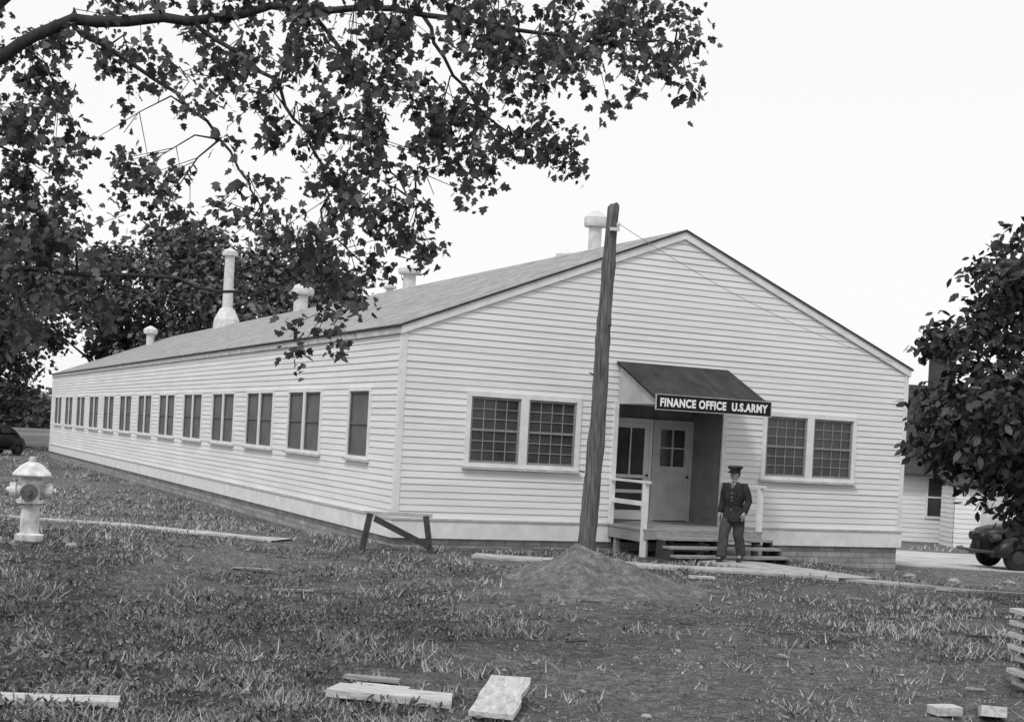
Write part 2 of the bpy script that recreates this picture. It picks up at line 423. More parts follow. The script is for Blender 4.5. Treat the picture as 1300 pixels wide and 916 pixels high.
rec=mb.obj('entrance_recess',[gray('shaded_paint',.24,.2,3),M_LAPSHADE],B)
mb=MB(); mb.box(u0-.1,u0-.002,-.05,0,.382,ht); mb.box(u1+.002,u1+.1,-.05,0,.382,ht); mb.objs('recess_casing',M_TRIM,B)
M_DOOR=gray('door_paint',.55,.15,3); M_SDOOR=gray('screen_door_paint',.78,.1,3)
def door(x0,x1,style):
    z0,z1=DZ+.02,DZ+2.08; mb=MB(); y0,y1=RD-.09,RD-.045; st=.11; MD=M_SDOOR if style=='screen' else M_DOOR
    fr=MB(); fr.box(x0-.08,x0-.004,y0-.01,RD-.03,DZ,z1+.09); fr.box(x1+.004,x1+.08,y0-.01,RD-.03,DZ,z1+.09); fr.box(x0-.004,x1+.004,y0-.01,RD-.03,z1+.005,z1+.09)
    mb.box(x0,x0+st,y0,y1,z0,z1); mb.box(x1-st,x1,y0,y1,z0,z1); mb.box(x0+st,x1-st,y0,y1,z1-st,z1)
    pn=MB()
    if style=='screen':
        mb.box(x0+st,x1-st,y0,y1,z0,z0+.2)
        for zz in (.60,.92): mb.box(x0+st,x1-st,y0,y1,z0+zz-.035,z0+zz+.035)
        xm=(x0+x1)/2; mb.box(xm-.015,xm+.015,y0,y1,z0+.956,z1-st)
        pn.poly([(x0+st,y1-.01,z0+.2),(x1-st,y1-.01,z0+.2),(x1-st,y1-.01,z1-st),(x0+st,y1-.01,z1-st)])
    else:
        mb.box(x0+st,x1-st,y0,y1,z0,z0+.22); mb.box(x0+st,x1-st,y0,y1,z0+1.0,z0+1.16); xm=(x0+x1)/2
        mb.box(xm-.05,xm+.05,y0,y1,z0+.22,z0+1.0); mb.box(x0+st,x1-st,y0+.022,y1,z0+.221,z0+.999)
        mb.box(xm-.015,xm+.015,y0,y1,z0+1.16,z1-st); zq=(z0+1.16+z1-st)/2
        mb.box(x0+st,xm-.016,y0,y1,zq-.015,zq+.015); mb.box(xm+.016,x1-st,y0,y1,zq-.015,zq+.015)
        pn.poly([(x0+st,y1-.01,z0+1.16),(x1-st,y1-.01,z0+1.16),(x1-st,y1-.01,z1-st),(x0+st,y1-.01,z1-st)])
    d=mb.obj('door',MD,B); fr.obj('frame',MD,d); pn.obj('pane',M_DARK if style=='screen' else M_GLASS,d)
    k=MB(); kx=x1-.05 if style=='screen' else x1-.06
    k.tube([(kx,y0,z0+.95),(kx,y0-.05,z0+.95),(kx,y0-.08,z0+.95)],[.012,.015,.03],10); k.obj('handle',M_BLACK,d)
    d['label']='white screen door with horizontal rails' if style=='screen' else 'white panelled door with four small glass panes'
door(5.22,6.12,'screen'); door(6.30,7.14,'panel')
P1=1.46; zf=2.99; zw=3.66; CR=7.30
def slab(mb,pts,th,mi=0): mb.prism(pts,[(p[0],p[1],p[2]-th) for p in pts],mi)
mb=MB(); slab(mb,[(4.62,-.03,zw),(CR,-.03,zw),(CR,-P1-.08,zf-.03),(4.62,-P1-.08,zf-.03)],.045)
can=mb.obj('canopy_roof',M_ROOFD,B); M_CAN=gray('canopy_paint',.5,.12,4)
for ua,ub in ((4.70,4.74),(CR-.12,CR-.08)):
    mb=MB(); prof=[(-.03,2.80),(-P1,2.80),(-P1,zf-.06),(-.03,zw-.06)]
    mb.prism([(ua,y,z) for y,z in prof],[(ub,y,z) for y,z in prof]); mb.obj('canopy_cheek',M_CAN,can)
mb=MB(); mb.box(4.742,CR-.122,-P1,-.03,2.80,2.83); mb.box(4.742,CR-.122,-P1,-P1+.03,2.832,zf-.06); mb.obj('soffit',M_CAN,can)
# porch deck & steps
d0,d1=4.58,7.36
mb=MB(); n=11
for i in range(n):
    y=-1.5+1.5*i/n; mb.box(d0,d1,y+.004,y+1.5/n-.004,DZ-.04,DZ)
mb.box(u0+.005,u1-.005,.002,RD,DZ-.04,DZ)
mb.box(d0+.02,d0+.06,-1.46,-.06,DZ-.26,DZ-.042); mb.box(d1-.06,d1-.02,-1.46,-.06,DZ-.26,DZ-.042); mb.box(d0+.02,d1-.02,-1.495,-1.462,DZ-.2,DZ-.042)
for x in (d0+.1,(d0+d1)/2,d1-.1):
    for y in (-1.38,-.3): mb.box(x-.05,x+.05,y-.05,y+.05,-.6,DZ-.045)
porch=mb.obj('porch',M_WOOD,B)
mb=MB()
for i in range(3):
    y=-1.50-.28*i; z=DZ-.145*(i+1); mb.box(4.85,7.42,y-.27,y,z-.045,z)
mb.objs('step',M_WOOD,porch)
for x in (4.87,6.1,7.36):
    mb=MB()
    for i in range(3):
        y=-1.50-.28*i; z=DZ-.145*(i+1)-.046; mb.box(x,x+.045,y-.28,y,-.35,z)
    mb.obj('stringer',M_WOODD,porch)
for x in (d0+.04,d1-.06):
    mb=MB()
    mb.box(x-.045,x+.045,-1.47,-1.38,-.5 if x<6 else DZ+.001,DZ+.88); mb.box(x-.045,x+.045,-.15,-.08,DZ+.001,DZ+.85)
    mb.beam((x,-1.55,DZ+.90),(x,-.08,DZ+.90),.1,.045); mb.beam((x,-1.37,DZ+.48),(x,-.155,DZ+.48),.035,.09)
    mb.obj('railing',M_TRIM,porch)

# sign
S=empty('sign',tuple(bw(5.97,-P1-.13))+(.2+2.70,),(0,0,BA)); tag(S,'black office sign with white capital letters on canopy edge','sign')
mb=MB(); mb.box(-1.33,1.33,-.03,.0,0,.28); mb.obj('board',M_BLACK,S,bevel=.004)
mb=MB()
for q in ((-1.345,1.345,-.012,0),(-1.345,1.345,.28,.292),(-1.345,-1.331,.001,.279),(1.331,1.345,.001,.279)): mb.box(q[0],q[1],-.036,-.002,q[2],q[3])
mb.obj('border',M_TRIMD,S)
cu=bpy.data.curves.new('sign_text','FONT'); cu.body='FINANCE OFFICE  U.S.ARMY'; cu.size=.25; cu.offset=.011; cu.extrude=.002; cu.space_character=1.12
to=bpy.data.objects.new('sign_text',cu); COL.objects.link(to); bpy.context.view_layer.update()
dg=bpy.context.evaluated_depsgraph_get(); tm=bpy.data.meshes.new_from_object(to.evaluated_get(dg))
co=np.empty(len(tm.vertices)*3); tm.vertices.foreach_get('co',co); co=co.reshape(-1,3)
mn,mx=co.min(0),co.max(0); sx=2.50/(mx[0]-mn[0]); sy=.17/(mx[1]-mn[1])
co2=np.stack([(co[:,0]-(mn[0]+mx[0])/2)*sx,-co[:,2]-.034,(co[:,1]-mn[1])*sy+.055],-1)
tm.vertices.foreach_set('co',co2.reshape(-1)); tm.materials.clear(); tm.materials.append(M_WHITE); tm.name='lettering'
bpy.data.objects.remove(to); lo=bpy.data.objects.new('lettering',tm); COL.objects.link(lo); lo.parent=S

# ---------------------------------------------------------------- utility pole, wire
PX,PY=1.50,25.7; pz=Gf(PX,PY)
pole=empty('utility_pole',(PX,PY,pz)); tag(pole,'weathered leaning wooden utility pole beside the porch','pole')
mb=MB(); H=6.5-pz; pts=[];rr=[]
for i in range(40):
    t=i/39; pts.append((.24*t**.85+.03*math.sin(t*5.5)+.006*math.sin(t*17),.02*math.sin(t*9),-.3+(H+.3)*t)); rr.append(.175-.068*t+.004*math.sin(i*1.0)+.004*math.sin(i*2.6)+(.014 if i in (14,25,33) else 0))
mb.tube(pts,rr,18,jit=.035)
for k in range(18):   # ragged split top
    q=mb.v[39*18+k]; mb.v[39*18+k]=(q[0],q[1],q[2]+.10*math.sin(k*.35)+random.uniform(-.02,.05))
mb.obj('shaft',M_POLE,pole,smooth=True)
mb=MB()
for k,(a,z) in enumerate(((.3,1.6),(2.0,2.5),(.4,3.4),(2.2,4.3))):
    xb=.05+.035*k; mb.tube([(xb-.12*math.cos(a),-.1,z),(xb-.21*math.cos(a),-.14,z+.02)],.012,6)
mb.objs('climbing_spike',M_BLACK,pole)
mb=MB(); mb.box(.16,.34,-.17,-.12,H-.42,H-.36); mb.tube([(.31,-.15,H-.36),(.31,-.15,H-.30),(.31,-.15,H-.26)],[.02,.035,.02],10); mb.obj('insulator_bracket',M_METAL,pole)
def wire(a,b,sag,label,r=.005):
    mb=MB(); a=Vector(a); b=Vector(b)
    mb.tube([a.lerp(b,i/20)-Vector((0,0,sag*4*(i/20)*(1-i/20))) for i in range(21)],r,5)
    w=mb.obj('wire',M_WIRE); tag(w,label,'wire')
wx=bw(11.6,-.1); wire((PX+.31,PY-.15,6.22),(wx[0],wx[1],4.35),.25,'thin slack wire from pole to gable wall',.006)

# ---------------------------------------------------------------- sawhorse
def sawhorse():
    x,y=-1.90,25.15; z=Gf(x,y)+.02; E=empty('sawhorse',(x,y,z),(0,0,math.radians(4))); tag(E,'low wooden sawhorse with diagonal brace on the grass','sawhorse')
    mb=MB(); mb.box(-.64,.62,-.07,.07,.62,.69); mb.obj('top_beam',gray('bleached_wood',.42,.25,6),E)
    for sx in (-1,1):
        for sy in (-1,1):
            mb=MB(); mb.beam((sx*.50,sy*.06,.65),(sx*.62,sy*.24,-.05),.11,.045); mb.obj('leg',M_WOODD,E)
    mb=MB(); mb.beam((-.42,-.11,.57),(.58,-.24,.12),.03,.11); mb.objs('brace',M_WOODD,E)
    mb=MB(); mb.beam((.56,-.2,.3),(.56,.2,.3),.03,.08); mb.beam((-.56,-.2,.3),(-.56,.2,.3),.03,.08); mb.objs('cross_rail',M_WOODD,E)
sawhorse()

# ---------------------------------------------------------------- hydrant
def hydrant():
    x,y=-6.78,20.0; z=Gf(x,y)+.02; E=empty('fire_hydrant',(x,y,z),(0,0,.2)); tag(E,'pale painted fire hydrant with domed cap standing in grass','fire hydrant')
    mb=MB(); mb.loft([(0,0,zz,r,r) for r,zz in ((.20,-.05),(.20,.05),(.135,.07),(.125,.48),(.2,.5),(.2,.55),(.15,.57),(.155,.82),(.12,.86))],24); mb.obj('barrel',M_HYD,E)
    mb=MB(); mb.loft([(0,0,zz,r,r) for r,zz in ((.13,.86),(.25,.87),(.275,.90),(.26,.93),(.17,1.03),(.09,1.08),(.055,1.09),(.05,1.16),(.02,1.165))],24); mb.obj('bonnet',M_HYD,E,bevel=.004)
    for s in (-1,1):
        mb=MB(); mb.tube([(s*.1,0,.68),(s*.2,0,.68),(s*.205,0,.68),(s*.29,0,.68),(s*.295,0,.68),(s*.34,0,.68)],[.08,.08,.11,.11,.045,.04],14); mb.obj('nozzle',M_HYD,E)
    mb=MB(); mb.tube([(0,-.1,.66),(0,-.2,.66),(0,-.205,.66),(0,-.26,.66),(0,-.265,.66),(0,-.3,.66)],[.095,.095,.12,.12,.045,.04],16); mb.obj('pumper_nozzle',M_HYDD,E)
    mb=MB()
    for k in range(8):
        a=k*math.pi/4+.2; mb.tube([(math.cos(a)*.175,math.sin(a)*.175,.48),(math.cos(a)*.175,math.sin(a)*.175,.58)],.016,6)
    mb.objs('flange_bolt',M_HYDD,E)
hydrant()

# ---------------------------------------------------------------- dirt pile
mb=MB(); nr,na=44,110
def pile_h(r,x,y):
    h=.62*max(0,1-r)**1.6+.13*math.exp(-((x-PCX-.75)**2+(y-PCY+.5)**2)/.3)*(1-r)
    h+=float(fbm(x*2.2,y*2.2)-.5)*.24*math.sin(math.pi*min(1,r*.85+.08))*(1-r*.6)+float(vn(x*8,y*8)-.5)*.04*(1-r*.7)
    return h
mb.v.append((PCX-.38,PCY+.1,Gf(PCX,PCY)+.63))
for i in range(1,nr+1):
    r=i/nr
    for k in range(na):
        a=2*math.pi*k/na; q=1+.16*math.sin(a*3+1)+.10*math.sin(a*7+2)
        x=PCX-.38*(1-r)+math.cos(a)*r*1.7*q; y=PCY+math.sin(a)*r*2.1*q
        mb.v.append((x,y,Gf(x,y)+pile_h(r,x,y)-.03*r))
for k in range(na): mb.f.append((0,1+k,1+(k+1)%na)); mb.m.append(0)
for i in range(nr-1):
    for k in range(na): o=1+i*na; k2=(k+1)%na; mb.f.append((o+k,o+na+k,o+na+k2,o+k2)); mb.m.append(0)
def pile_mat():
    m,nt,b=newmat('pile_soil'); v=coords(nt); n=noise(nt,v,5,9,.8); n3=noise(nt,v,34,6,.8)
    c=ramp(nt,n,[(.33,.09),(.5,.19),(.66,.34)]); d=ramp(nt,n3,[(.38,.45),(.60,1.2)])
    nt.links.new(mixc(nt,c,d,1.0,'MULTIPLY'),b.inputs['Base Color']); b.inputs['Roughness'].default_value=.95; bumpn(nt,b,n3,.7,.04); return m
o=mb.obj('dirt_pile',pile_mat(),smooth=True); tag(o,'low mound of loose soil heaped in front of pole','dirt pile')

# ---------------------------------------------------------------- boards and stones
BX=[]
def board(x,y,L,w,t,rz,rx=0,ry=0,mat=M_PLANK,label='pale sawn board lying in the grass',dz=0,grp='loose boards on the lawn'):
    BX.append((x,y,L/2+.02,w/2+.02,rz))
    z=max(Gf(x,y),Gf(x+L*.3*math.cos(rz),y+L*.3*math.sin(rz)),Gf(x-L*.3*math.cos(rz),y-L*.3*math.sin(rz)))+t/2+.02+dz; mb=MB(); n=6
    jit=[random.uniform(-.014,.014) for _ in range(n+1)]
    for i in range(n):
        a=-L/2+L*i/n; b=-L/2+L*(i+1)/n; o=len(mb.v)
        if i==0: a0,a1=a,a+random.uniform(.0,.08)*w*2
        else: a0=a1=a
        if i==n-1: b0,b1=b,b-random.uniform(0,.08)*w*2
        else: b0=b1=b
        mb.v+=[(a0,-w/2+jit[i],-t/2),(b0,-w/2+jit[i+1],-t/2),(b1,w/2+jit[i+1]*.5,-t/2),(a1,w/2+jit[i]*.5,-t/2),(a0,-w/2+jit[i],t/2),(b0,-w/2+jit[i+1],t/2),(b1,w/2+jit[i+1]*.5,t/2),(a1,w/2+jit[i]*.5,t/2)]
        fs=[(0,3,2,1),(4,5,6,7),(0,1,5,4),(2,3,7,6)]
        if i==0: fs.append((3,0,4,7))
        if i==n-1: fs.append((1,2,6,5))
        for f in fs: mb.f.append(tuple(o+k for k in f)); mb.m.append(0)
    ob=mb.obj('wooden_board',mat,None,(x,y,z),(rx,ry,rz)); tag(ob,label,'board',grp); return ob
board(-.82,11.25,1.02,.34,.06,math.radians(-6),ry=.02,label='wide pale board lid resting on rough grass')
board(-.95,11.62,.5,.14,.03,math.radians(-14),dz=.01)
board(-1.05,11.98,.5,.10,.03,math.radians(-12),mat=M_WOOD,label='short grey weathered board lying in grass')
board(.06,11.1,1.5,.34,.04,math.radians(84),label='broad pale plank lying lengthwise on bare dirt',ry=-.02)
board(-3.35,10.35,1.15,.27,.04,math.radians(7),label='pale split plank lying across the grass')
board(3.88,12.0,.26,.17,.07,.3,label='small white wood scrap on short grass')
board(4.25,11.9,.34,.2,.09,1.3,ry=.2,label='white block of wood tipped in the grass')
board(-2.7,18.2,.55,.08,.02,.2,mat=M_WOOD,label='short grey weathered board lying in grass')
board(3.3,22.9,.42,.13,.04,.1)
board(6.1,16.8,.9,.08,.03,-.2,mat=M_WOODD,label='dark narrow stick of wood on the ground')
board(-3.6,20.3,.6,.08,.02,-.1,mat=M_WOOD,label='short grey weathered board lying in grass')
board(7.9,24.0,.8,.1,.04,-.15)
for _ in range(14):
    y=random.uniform(11,22); board(random.gauss(.05,.17)*y,y,random.uniform(.12,.3),random.uniform(.02,.05),.015,random.uniform(0,3),mat=random.choice((M_WOOD,M_WOODD,M_PLANK)),label='small splinter of wood lying on the lawn',grp='wood splinters on the lawn')
def rock(x,y,r,mat=M_ROCK):
    mb=MB(); rings=[]
    for i in range(6):
        t=i/5; z=math.sin((t-.5)*math.pi)*r*.5; q=max(.05,math.cos((t-.5)*math.pi))*r; rings.append((0,0,z,q,q*random.uniform(.6,.9)))
    mb.loft(rings,9); mb.v=[(a+random.uniform(-.2,.2)*r,b+random.uniform(-.2,.2)*r,c+random.uniform(-.15,.15)*r) for a,b,c in mb.v]
    o=mb.obj('stone',mat,None,(x,y,Gf(x,y)+r*.25),(0,0,random.random()*3)); tag(o,'small rough pale stone on the ground','stone','stones scattered on the lawn')
for _ in range(90):
    y=random.uniform(10.8,24); x=random.gauss(.09,.14)*y
    rock(x,y,random.uniform(.012,.042))
for x,y in ((9.6,29.6),(10.2,28.6),(8.6,29.4),(9.1,27.8),(10.9,29.9),(-6.4,20.4),(-6.1,19.8)): rock(x,y,random.uniform(.08,.16))

E=empty('lumber_stack',(5.5,13.2,Gf(5.3,13.2)),(0,0,math.radians(6))); tag(E,'stack of pale boards with spacers on the lawn','lumber stack')
for i in range(7):
    z=.05+i*.115; j=random.uniform(-.04,.04)
    mb=MB(); mb.box(-.55+j,.9,-.35,-.12,z,z+.045); mb.box(-.52-j,.9,-.08,.3,z,z+.042); mb.objs('board',M_PLANK,E)
    mb=MB(); mb.box(-.42,-.34,-.34,.3,z+.046,z+.113); mb.box(.5,.58,-.34,.3,z+.046,z+.113); mb.objs('spacer',M_WOODD,E)

# ---------------------------------------------------------------- trees
MAPLE=[(0,0),(.08,.2),(.27,.46),(.40,.25),(.64,.37),(.72,.17),(1,0)]; MAPLE+= [(x,-y) for x,y in MAPLE[-2:0:-1]]
OVAL=[(0,0),(.25,.2),(.6,.24),(1,0),(.6,-.24),(.25,-.2)]
QUAD=[(0,0),(.45,.36),(1,0.05),(.5,-.36)]
def leaves(name,C,size,tpl,mat,parent,droop=.5,fold=.25):
    N=len(C); T=RNG.normal(size=(N,3)); T[:,2]=T[:,2]*.6-droop; T/=np.linalg.norm(T,axis=1)[:,None]
    R=RNG.normal(size=(N,3)); R[:,2]*=1.2; Bv=np.cross(T,R); Bv/=np.linalg.norm(Bv,axis=1)[:,None]; Nn=np.cross(T,Bv)
    tp=np.array(tpl); V=C[:,None,:]+size[:,None,None]*(tp[None,:,0,None]*T[:,None,:]+tp[None,:,1,None]*Bv[:,None,:]+fold*np.abs(tp[None,:,1,None])*Nn[:,None,:])
    Mn=len(tpl); me=bpy.data.meshes.new(name); me.from_pydata(V.reshape(-1,3).tolist(),[],np.arange(N*Mn).reshape(N,Mn).tolist())
    me.materials.append(mat); o=bpy.data.objects.new(name,me); COL.objects.link(o); o.parent=parent; return o
TX,TY=-6.7,11.9; tz=Gf(TX,TY)
T1=empty('maple_tree',(TX,TY,tz)); tag(T1,'large maple with spreading limbs and drooping lobed leaves','tree')
def L(p): return (p[0]-TX,p[1]-TY,p[2]-tz)
br=MB()
br.tube([L((TX,TY,tz-.3)),L((TX,TY,tz+.3)),L((TX+.1,TY,2)),L((TX+.15,TY-.05,3.4)),L((TX-.1,TY,5)),L((TX-.3,TY,7)),L((TX-.2,TY,9))],[.5,.38,.32,.29,.22,.14,.05],14)
limbs=[([(-6.55,11.85,3.4),(-5.4,11.7,4.55),(-4.36,11.5,5.13),(-3.79,11.5,5.42),(-2.8,11.5,5.50),(-1.9,11.6,5.68),(-.9,11.6,5.66),(.1,11.5,5.52),(.8,11.5,5.5),(1.3,11.5,5.52)],[.17,.10,.055,.05,.04,.032,.024,.016,.010,.006]),
 ([(-6.6,11.8,2.9),(-5.2,11.5,3.3),(-3.87,11.4,3.34),(-2.96,11.4,3.37),(-2.3,11.5,3.25),(-1.73,11.5,3.44)],[.14,.06,.022,.016,.012,.006]),
 ([(-3.79,11.5,5.42),(-3.1,11.6,5.0),(-2.5,11.6,4.55),(-2.2,11.5,4.1),(-2.14,11.5,3.8)],[.022,.016,.012,.008,.005]),
 ([(-2.8,11.5,5.5),(-2.2,11.4,5.1),(-1.85,11.3,4.7),(-1.6,11.3,4.2),(-1.6,11.3,3.7),(-1.58,11.3,3.1)],[.022,.017,.013,.010,.008,.004]),
 ([(-1.9,11.6,5.68),(-1.4,11.6,5.2),(-1.2,11.6,4.6),(-1.0,11.6,4.2),(-.8,11.6,4.1)],[.02,.015,.010,.007,.004]),
 ([(-.9,11.6,5.66),(-.6,11.7,5.2),(-.2,11.7,4.8),(.1,11.7,4.65),(.4,11.7,4.62)],[.018,.013,.009,.006,.004]),
 ([(-6.6,11.8,3.2),(-5.2,11.2,4.0),(-4.2,11.2,4.3),(-3.9,11.3,4.6)],[.12,.05,.022,.010]),
 ([(-5.4,11.7,4.55),(-4.4,11.9,5.8),(-3.0,12.0,6.5),(-1.2,12.1,6.8),(.5,12,6.6)],[.08,.06,.05,.035,.01]),
 ([(-6.75,11.9,4.6),(-8,12.5,6),(-9,13,6.8)],[.16,.1,.03]),([(-6.8,11.9,5.2),(-6.3,10.6,6.6),(-5.8,9.2,7.4)],[.14,.08,.03])]
limb_pts=[]
def smooth(P,R,k=4):
    out=[];ro=[]
    for i in range(len(P)-1):
        p0=Vector(P[max(i-1,0)]);p1=Vector(P[i]);p2=Vector(P[i+1]);p3=Vector(P[min(i+2,len(P)-1)])
        for j in range(k):
            t=j/k; out.append(.5*((2*p1)+(p2-p0)*t+(2*p0-5*p1+4*p2-p3)*t*t+(3*p1-p0-3*p2+p3)*t**3)+Vector((random.uniform(-.03,.03),0,random.uniform(-.03,.03)))); ro.append(R[i]+(R[i+1]-R[i])*t)
    out.append(Vector(P[-1])); ro.append(R[-1]); return out,ro
for P,Rr in limbs:
    o,r=smooth(P,Rr); br.tube([L(p) for p in o],r,8); limb_pts+=o
CL=[(1.25,5.49,.8),(1.0,5.38,.8),(.5,5.27,1),(.6,5.6,1),(.12,5.43,1),(.36,4.68,.8),(.05,4.72,.6),(-.2,4.6,.9),(-.19,5.09,1.1),(-.46,5.4,1.2),(-.7,5.02,1.1),(-1.11,5.36,1.3),(-1.29,5.0,1.2),(-1.69,5.2,1.2),
(-1.0,5.66,1.2),(-.35,5.7,1.2),(-1.9,5.6,1.2),(-2.4,5.3,.9),(-2.9,5.1,.9),(-3.4,5.3,.8),(-3.05,4.6,.5),(-2.97,4.08,1),(-2.95,4.3,.6),(-2.2,4.75,.8),(-2.2,4.13,.7),(-2.14,3.86,.7),(-1.73,4.74,1.0),(-1.57,4.23,1),(-1.49,3.92,1.0),
(-1.67,3.64,1),(-1.58,3.15,.8),(-1.6,3.38,.8),(-1.31,3.6,1),(-1.05,4.12,1.1),(-.76,4.24,.8),(-.9,3.92,.9),(-3.95,4.8,1.2),(-4.15,4.1,1.6),(-3.83,3.72,1.4),(-4.1,3.4,1.6),(-3.5,3.67,1.0),(-4.24,5.2,1.2),
(-3.75,5.45,1.1),(-4.15,2.95,1.1),(-3.45,3.2,.7),(-1.5,5.55,1.2),(-2.75,5.55,1.1),(-.62,4.78,.8),(-1.2,4.5,1.1),(-1.35,4.75,1.0),(-4.4,3.75,1.5),(-4.3,4.5,1.5),(-3.95,4.45,.9),(.95,5.75,.8),(-3.2,5.7,1.2),(-2.2,5.75,1.2),(.3,5.75,1),(-.95,4.95,.8),(-.45,4.98,.7),(-1.95,5.0,.7),(-.1,5.3,.8)]
for _ in range(34): CL.append((random.uniform(-9,1.2),random.uniform(6.3,8.2),1.0))
for _ in range(12): CL.append((random.uniform(-9.5,-5.2),random.uniform(3.2,6.2),1.1))
C=[]
for (x,z,k) in CL:
    up=z>5.95 or x<-4.9
    y=11.5+random.uniform(-.5,.5) if not up else 11.9+random.uniform(-2.5,2.5)
    c=Vector((x,y,z))
    q=min(limb_pts,key=lambda p:(p-c).length+.3*max(0,c.z-p.z)); m=q.lerp(c,.55)+Vector((random.uniform(-.08,.08),0,.12))
    br.tube([L(q),L(m),L(c),L(c+Vector((random.uniform(-.15,.15),random.uniform(-.1,.1),-.15)))],[.010,.007,.004,.003],5)
    nsub=int(7*k)
    for s in range(nsub):
        e=c+Vector((random.gauss(0,.16),random.gauss(0,.18),random.gauss(-.04,.16)))
        br.tube([L(m.lerp(c,random.random())),L(e)],[.004,.002],4,cap=False)
        for l in range(random.randint(19,28)): C.append(L(e+Vector((random.gauss(0,.065),random.gauss(0,.07),random.gauss(-.02,.075)))))
br.obj('trunk',M_BARK,T1,smooth=True)
C=np.array(C); leaves('crown',C,RNG.uniform(.04,.11,len(C)),MAPLE,M_LEAF,T1,.9)

def big_tree(x,y,h,r,n,ls,mat,label,tpl=QUAD,trunk_h=.3,seed=1,nclump=70,cs=.2,name='tree',trad=.03,low=1.0,core=.35,droop=.3):
    rng=np.random.default_rng(seed); z0=Gf(x,y); E=empty(name,(x,y,z0)); tag(E,label,'tree')
    zc=h*(trunk_h+1)/2; rv=h*(1-trunk_h)/2
    K=[]
    while len(K)<nclump:
        p=rng.uniform(-1,1,3); d=np.linalg.norm(p)
        if d<1 and d>core:
            q=1 if p[2]>-.1 else low+(1-low)*max(0,1+(p[2]+.1)*1.6)
            K.append((p[0]*r*.85*q,p[1]*r*.85*q,zc+p[2]*rv*.88))
    mb=MB(); mb.tube([(0,0,-.4),(0,0,.2),(.05*r,0,h*max(trunk_h,.15)),(0,.03*r,h*.6),(0,0,h*.85)],[h*trad*1.2,h*trad,h*trad*.8,h*trad*.5,h*trad*.12],10)
    for k in K[::2]:
        a=Vector((0,0,h*trunk_h*.8+rng.random()*h*.25)); b=Vector(k); mb.tube([a,a.lerp(b,.5)+Vector((0,0,.05*h)),b],[h*trad*.35,h*trad*.2,.01],5)
    mb.obj('trunk',M_BARK,E,smooth=True)
    K=np.array(K); ci=rng.integers(0,nclump,n); rad=rng.uniform(.6,1.3,nclump)*cs*r*1.2
    D=rng.normal(size=(n,3)); D/=np.linalg.norm(D,axis=1)[:,None]; D*=(rng.random(n)**.45)[:,None]
    D[:,2]*=.75; Cc=K[ci]+D*rad[ci][:,None]
    leaves('crown',Cc,rng.uniform(.6,1.2,n)*ls,tpl,mat,E,droop); return E
big_tree(-17.5,88,15.5,9.8,16000,.44,M_LEAFB,'large dark leafy tree beyond the far end of building',seed=3,nclump=85,cs=.18,trunk_h=.2)
big_tree(-25.5,92,15.5,7.5,9000,.44,M_LEAFB,'tall leafy tree standing behind the shade trees',seed=9,nclump=60,cs=.18,trunk_h=.2)
big_tree(-31.5,84,15.5,7.5,9000,.42,M_LEAFB,'tall full-crowned shade tree past the building',seed=5,nclump=60,cs=.17,trunk_h=.25)
big_tree(-32.5,86,7.5,4.2,5000,.34,M_LEAFB,'small dense rounded tree beside parked car',seed=8,nclump=40,cs=.22,trunk_h=.12)
big_tree(9.0,22.3,6.3,3.1,19000,.20,M_LEAFR,'dark broad-leaved young tree near the gable front',tpl=OVAL,seed=14,nclump=150,cs=.15,trunk_h=.07,trad=.016,low=.80,core=.1,droop=.8)
n=18000; rng=np.random.default_rng(21); ang=rng.uniform(-.62,-.3,n); ang2=rng.uniform(.18,.6,n); pick=rng.random(n)<.55; A=np.where(pick,ang,ang2)
D=rng.uniform(210,240,n); H=np.abs(rng.random(n))**.8*(4+4*fbm(A*40,A*0+3)); C=np.stack([np.sin(A)*D,np.cos(A)*D,H-.3],-1)
o=leaves('distant_woods',C,rng.uniform(.8,1.6,n),QUAD,M_LEAFB,None,.2); o['kind']='stuff'; o['label']='low line of distant woods on the horizon'

# ---------------------------------------------------------------- grass
def free(xx,yy):
    k=np.ones(len(xx),bool)
    for (bx,by,hl,hw,rz) in BX:
        dx=xx-bx; dy=yy-by; a=dx*math.cos(rz)+dy*math.sin(rz); b=-dx*math.sin(rz)+dy*math.cos(rz)
        k&=~((np.abs(a)<hl)&(np.abs(b)<hw))
    return k
N=240000; yy=np.exp(RNG.uniform(math.log(8.6),math.log(46),N)); xx=RNG.uniform(-1,1,N)*(.46*yy+1.5)
N2=45000; yy=np.concatenate([yy,np.exp(RNG.uniform(math.log(26),math.log(90),N2))]); xx=np.concatenate([xx,-RNG.uniform(.08,.42,N2)*yy[N:]]); N+=N2
u,v=uv(xx,yy)
keep=~((u>-.08)&(u<W+.1)&(v>-.05)&(v<LEN+.1))&~((u>4.4)&(u<7.6)&(v<0)&(v>-2.5))&free(xx,yy)
pth=np.minimum(dist_poly(xx,yy,PATHA)+.05,dist_poly(xx,yy,PATHB))
keep&=pth>.34+.2*(RNG.random(N)-.5); keep&=dist_poly(xx,yy,SPUR)>.82
keep&=~((xx>7.5)&(yy>34)&(yy<43)); keep&=((xx-1.5)/1.62)**2+((yy-21.05)/2.0)**2>RNG.uniform(.6,1.5,N)
s=soil(xx,yy)*1.1+1.7*(fbm(xx*1.6+5,yy*1.6)-.5)+.8*(vn(xx*6,yy*6)-.5); keep&=RNG.random(N)>np.clip(s,0,.96)
xx,yy=xx[keep],yy[keep]; n=len(xx); zz=G(xx,yy)
hn=fbm(xx*1.3+40,yy*1.3); hh=RNG.uniform(.02,.06,n)*(.4+2.1*ss((hn-.44)/.3))*(1+ss((yy-35)/30)); wd=.003+yy*.00045
an=RNG.uniform(0,2*math.pi,n); ln=RNG.uniform(0,1.8,n); la=RNG.uniform(0,2*math.pi,n)
